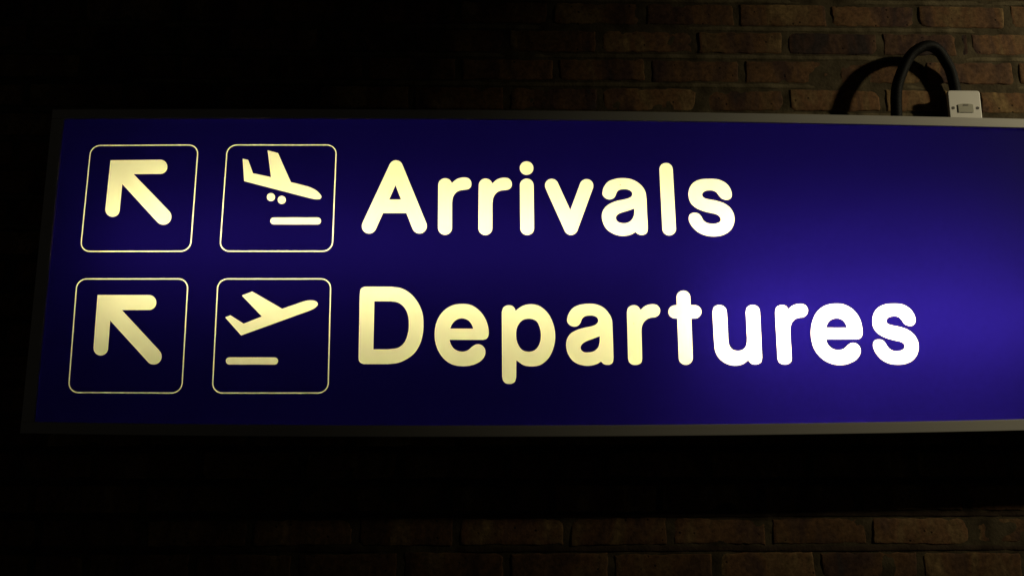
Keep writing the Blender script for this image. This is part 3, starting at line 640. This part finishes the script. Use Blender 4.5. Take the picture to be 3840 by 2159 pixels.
SQUARES = [[(-0.9427, 0.2909), (-0.7080, 0.2936), (-0.7096, 0.0535), (-0.9447, 0.0520)],
           [(-0.6441, 0.2940), (-0.4040, 0.2955), (-0.4044, 0.0546), (-0.6465, 0.0537)],
           [(-0.9462, -0.0081), (-0.7103, -0.0074), (-0.7076, -0.2507), (-0.9428, -0.2496)],
           [(-0.6466, -0.0072), (-0.4053, -0.0065), (-0.4021, -0.2505), (-0.6439, -0.2506)]]

def round_quad(q, off, r):
    """rounded quadrilateral, its sides pushed out by off"""
    q = [Vector((a, b)) for a, b in q]
    c = sum(q, Vector((0, 0))) / 4
    sx = [(p - c) for p in q]
    q = [c + Vector((s.x + off * math.copysign(1, s.x), s.y + off * math.copysign(1, s.y))) for s in sx]
    out = []
    for i in range(4):
        a, b, d = q[i - 1], q[i], q[(i + 1) % 4]
        u, v = (a - b).normalized(), (d - b).normalized()
        for k in range(9):
            t = k / 8
            th = t * math.pi / 2
            out.append(tuple(b + u * r * (1 - math.sin(th)) + v * r * (1 - math.cos(th))))
    return out

def fill(loops, y):
    """flat mesh inside the loops, even-odd, so that loops inside loops are cut out"""
    co, ed = [], []
    for lp in loops:
        n, k = len(lp), len(co)
        co += [Vector(p) for p in lp]
        ed += [(k + i, k + (i + 1) % n) for i in range(n)]
    v, e, f, *_ = delaunay_2d_cdt(co, ed, [], 0, 1e-7)
    q = np.array([p[:] for p in v])
    f = np.array([t for t in f if len(t) == 3])
    c = q[f].mean(1)
    inside = np.zeros(len(f), bool)
    for lp in loops:
        a = np.array(lp); b = np.roll(a, -1, 0)
        for (ax, az), (bx_, bz) in zip(a, b):
            if az != bz:
                hit = ((az > c[:, 1]) != (bz > c[:, 1]))
                inside ^= hit & (c[:, 0] < (bx_ - ax) * (c[:, 1] - az) / (bz - az) + ax)
    f = [tuple(int(i) for i in t) for t in f[inside]]
    used = sorted({i for t in f for i in t})
    new = {i: k for k, i in enumerate(used)}
    v = [v[i] for i in used]
    f = [tuple(new[i] for i in t) for t in f]
    me = bpy.data.meshes.new('fill')
    me.from_pydata([(p[0], y, p[1]) for p in v], [], f)
    me.update()
    return me

PY = 0.0030
outline = ([(x, z_bot(x) - 0.012) for x in np.linspace(X_L - 0.012, X_R + 0.012, 25)]
           + [(x, z_top(x) + 0.012) for x in np.linspace(X_R + 0.012, X_L - 0.012, 25)])

def joined(meshes):
    """several flat fills as one mesh"""
    bm = bmesh.new()
    for me in meshes:
        bm.from_mesh(me); bpy.data.meshes.remove(me)
    me = bpy.data.meshes.new('fill'); bm.to_mesh(me); bm.free()
    return me

def flat_ring(a, b, y):
    """thin band between two loops of equally many points"""
    n = len(a)
    V = [(p[0], y, p[1]) for p in a] + [(p[0], y, p[1]) for p in b]
    me = bpy.data.meshes.new('ring')
    me.from_pydata(V, [], [(i, (i + 1) % n, n + (i + 1) % n, n + i) for i in range(n)])
    me.update()
    return me

shapes = []
for name, loops in GLYPHS:
    L = [[(a * 1e-5, b * 1e-5) for a, b in lp] for lp in loops]
    shapes.append((name, [lp for lp in L if (max(p[0] for p in lp) - min(p[0] for p in lp)) > 0.004]))
def is_eye(lp, L):
    x, z = lp[0]
    o = L[0]
    return lp is not o and min(p[0] for p in o) < x < max(p[0] for p in o) and min(p[1] for p in o) < z < max(p[1] for p in o)
rings = [(round_quad(q, 0.0013, 0.0221), round_quad(q, -0.0013, 0.0195)) for q in SQUARES]
pieces = [[outline] + [r[0] for r in rings] + [lp for n, L in shapes if n == 'letter' for lp in L if not is_eye(lp, L)]]     # the field
for r in rings:                                                                              # inside each outline
    x0, x1 = min(p[0] for p in r[1]), max(p[0] for p in r[1])
    z0, z1 = min(p[1] for p in r[1]), max(p[1] for p in r[1])
    pieces.append([r[1]] + [L[0] for n, L in shapes if n != 'letter' and x0 < L[0][0][0] < x1 and z0 < L[0][0][1] < z1])
for n, L in shapes:                                                                          # the eyes of the letters
    pieces += [[h] for h in L if is_eye(h, L)]
panel = link('face_panel', joined([fill(p, PY) for p in pieces]), [M_blue], sign)
LABELS = {'arrow': ['cream arrow pointing up left, beside the landing plane', 'cream arrow pointing up left, beside the climbing plane'],
          'airplane_symbol': ['plane symbol pointing down to land', 'plane symbol climbing'],
          'wheel_dot': ['rear landing wheel dot', 'front landing wheel dot'],
          'runway_bar': ['short bar under the landing plane', 'short bar under the climbing plane'],
          'pictogram_border': ['thin rounded outline round the upper arrow', 'thin rounded outline round the landing plane', 'thin rounded outline round the lower arrow', 'thin rounded outline round the climbing plane'],
          'letter': ['capital A of Arrivals', 'first r of Arrivals', 'second r of Arrivals', 'letter i of Arrivals', 'letter v of Arrivals', 'letter a of Arrivals', 'letter l of Arrivals', 'letter s of Arrivals',
                     'capital D of Departures', 'first e of Departures', 'letter p of Departures', 'letter a of Departures', 'first r of Departures', 'letter t of Departures', 'letter u of Departures', 'second r of Departures', 'second e of Departures', 'letter s of Departures']}
cnt = {}
SPECKS = {'letter a of Arrivals': (0.2247, 0.2071, 0.0011), 'first r of Departures': (0.2463, -0.1023, 0.0008)}
made = [(name, fill(L, PY)) for name, L in shapes] + [('pictogram_border', flat_ring(a, b, PY)) for a, b in rings]
for name, me in made:
    o = link(name, me, [M_cream], panel)
    i = cnt.get(name, 0); cnt[name] = i + 1
    o['label'] = LABELS[name][i]
    for key, (sx_, sz_, sr) in SPECKS.items():
        if o['label'] == key:
            bm = bmesh.new()
            vs_ = [bm.verts.new((sx_ + sr * math.cos(t) * (1 + 0.3 * math.sin(3 * t)), PY - 0.0004, sz_ + sr * math.sin(t))) for t in np.linspace(0, 2 * math.pi, 14, endpoint=False)]
            bm.faces.new(vs_)
            mesh_bm('dirt_speck', bm, [M_screw], panel)

# fluorescent tubes inside the box: three burn, the lower left one is dead
def tube(x0, x1, y, z, mat):
    bm = bmesh.new()
    mt = Matrix.Translation(((x0 + x1) / 2, y, z)) @ Matrix.Rotation(math.pi / 2, 4, 'Y')
    bmesh.ops.create_cone(bm, cap_ends=True, segments=20, radius1=0.013, radius2=0.013, depth=x1 - x0, matrix=mt)
    return mesh_bm('fluorescent_tube', bm, [mat], sign, True)
for x0, x1, y, z, s in [(-0.905, 0.32, 0.115, 0.075, 14.0), (0.36, 1.25, 0.10, 0.095, 9), (0.41, 1.16, 0.112, -0.090, 53), (-0.905, 0.30, 0.115, -0.120, 0)]:
    tube(x0, x1, y, z, M_dead if s <= 0 else emit_mat('lit_tube', (1.0, 0.97, 0.88), s))

# ------------------------------------------------------------------ fused connection unit on the wall
def rbox(bm, x0, x1, y0, y1, z0, z1, r=0.004, bev=0.0015):
    """box with rounded corners seen from the front"""
    pts = []
    for cx, cz, a0 in ((x1 - r, z1 - r, 0), (x0 + r, z1 - r, 90), (x0 + r, z0 + r, 180), (x1 - r, z0 + r, 270)):
        for k in range(6):
            a = math.radians(a0 + 18 * k)
            pts.append((cx + r * math.cos(a), cz + r * math.sin(a)))
    f = [bm.verts.new((a, y0, b)) for a, b in pts]
    g = [bm.verts.new((a, y1, b)) for a, b in pts]
    n = len(pts)
    front = bm.faces.new(f); bm.faces.new(g[::-1])
    for i in range(n):
        bm.faces.new((f[i], g[i], g[(i + 1) % n], f[(i + 1) % n]))
    bmesh.ops.recalc_face_normals(bm, faces=bm.faces)
    if bev:
        bmesh.ops.bevel(bm, geom=list(front.edges), offset=bev, segments=3, affect='EDGES', profile=0.5)

BX0, BX1, BZ1 = 1.0465, 1.1255, 0.4880
BZ0 = BZ1 - 0.080
BYF = WALL_Y - 0.045
bxc, bzc = (BX0 + BX1) / 2, BZ1 - 0.0462
unit = empty('fused_switch', (bxc, WALL_Y, bzc), 'small white square switch unit on the brick wall, above the right of the sign', 'switch')
bm = bmesh.new(); rbox(bm, BX0 + 0.005, BX1 - 0.003, BYF + 0.0085, WALL_Y + 0.001, BZ0 + 0.003, BZ1 - 0.003, 0.005, 0)
mesh_bm('back_box', bm, [M_shell], unit)
bm = bmesh.new(); rbox(bm, BX0, BX1, BYF, BYF + 0.008, BZ0, BZ1, 0.0065, 0.0022)
mesh_bm('face_plate', bm, [M_plastic], unit)
bm = bmesh.new()
pts = [(-0.0182, -0.0105), (0.0182, -0.0105), (0.0182, 0.0085)] + [(0.0182 * math.cos(a), 0.0085 + 0.0030 * math.sin(a)) for a in np.linspace(0.15, math.pi - 0.15, 13)] + [(-0.0182, 0.0085)]
f = [bm.verts.new((bxc + a, BYF - 0.0022, bzc + b)) for a, b in pts]
g = [bm.verts.new((bxc + a, BYF + 0.002, bzc + b)) for a, b in pts]
bm.faces.new(f); bm.faces.new(g[::-1])
for i in range(len(f)):
    bm.faces.new((f[i], g[i], g[(i + 1) % len(f)], f[(i + 1) % len(f)]))
bmesh.ops.recalc_face_normals(bm, faces=bm.faces)
carrier = mesh_bm('fuse_carrier', bm, [M_carrier], unit)
bm = bmesh.new(); rbox(bm, bxc - 0.0065, bxc + 0.0065, BYF - 0.0030, BYF - 0.0015, bzc + 0.0062, bzc + 0.0086, 0.0011, 0)
mesh_bm('pull_slot', bm, [M_screw], carrier)
for s in (-1, 1):
    bm = bmesh.new()
    mt = Matrix.Translation((bxc + s * 0.0298, BYF - 0.0002, bzc + 0.0010)) @ Matrix.Rotation(math.pi / 2, 4, 'X')
    bmesh.ops.create_cone(bm, cap_ends=True, segments=24, radius1=0.0037, radius2=0.0037, depth=0.0014, matrix=mt)
    mesh_bm('screw', bm, [M_screw], unit)

# ------------------------------------------------------------------ corrugated conduit looping from the unit down into the sign
def conduit(pts, R=0.0132, r=0.0119, pitch=0.0036):
    P = np.array(pts, float)
    Q = np.vstack([2 * P[0] - P[1], P, 2 * P[-1] - P[-2]])
    C = []
    for i in range(1, len(Q) - 2):
        p0, p1, p2, p3 = Q[i - 1:i + 3]
        for t in np.linspace(0, 1, 40, endpoint=False):
            C.append(0.5 * ((2 * p1) + (-p0 + p2) * t + (2 * p0 - 5 * p1 + 4 * p2 - p3) * t * t + (-p0 + 3 * p1 - 3 * p2 + p3) * t ** 3))
    C.append(P[-1]); C = np.array(C)
    s = np.r_[0, np.cumsum(np.linalg.norm(np.diff(C, axis=0), axis=1))]
    n = int(s[-1] / pitch * 4)
    ss = np.linspace(0, s[-1], n)
    C = np.stack([np.interp(ss, s, C[:, k]) for k in range(3)], -1)
    T = np.gradient(C, axis=0); T /= np.linalg.norm(T, axis=1)[:, None]
    m = 20
    V, F = [], []
    up = np.array((0.0, 1.0, 0.0))
    for i in range(n):
        a = np.cross(T[i], up); a /= np.linalg.norm(a); b = np.cross(a, T[i]); up = b
        rad = R if i % 4 in (0, 1) else r
        for k in range(m):
            th = 2 * math.pi * k / m
            V.append(C[i] + rad * (math.cos(th) * a + math.sin(th) * b))
    for i in range(n - 1):
        for k in range(m):
            F.append((i * m + k, i * m + (k + 1) % m, (i + 1) * m + (k + 1) % m, (i + 1) * m + k))
    F.append(tuple(range(m))[::-1]); F.append(tuple((n - 1) * m + k for k in range(m)))
    return V, F
path = [(0.9040, 0.105, 0.366), (0.9055, 0.104, 0.413), (0.909, 0.102, 0.471), (0.9215, 0.102, 0.512), (0.9495, 0.107, 0.563), (0.977, 0.112, 0.588), (1.007, 0.120, 0.601),
        (1.0345, 0.130, 0.5955), (1.0575, 0.140, 0.570), (1.0710, 0.146, 0.545), (1.0785, 0.149, 0.505), (1.0795, 0.149, 0.478)]
V, F = conduit(path)
hose = mesh_from('flexible_conduit', V, F, [M_conduit], smooth=True)
tag(hose, 'black ribbed flexible cable looping up from the white switch into the top of the sign', 'cable')
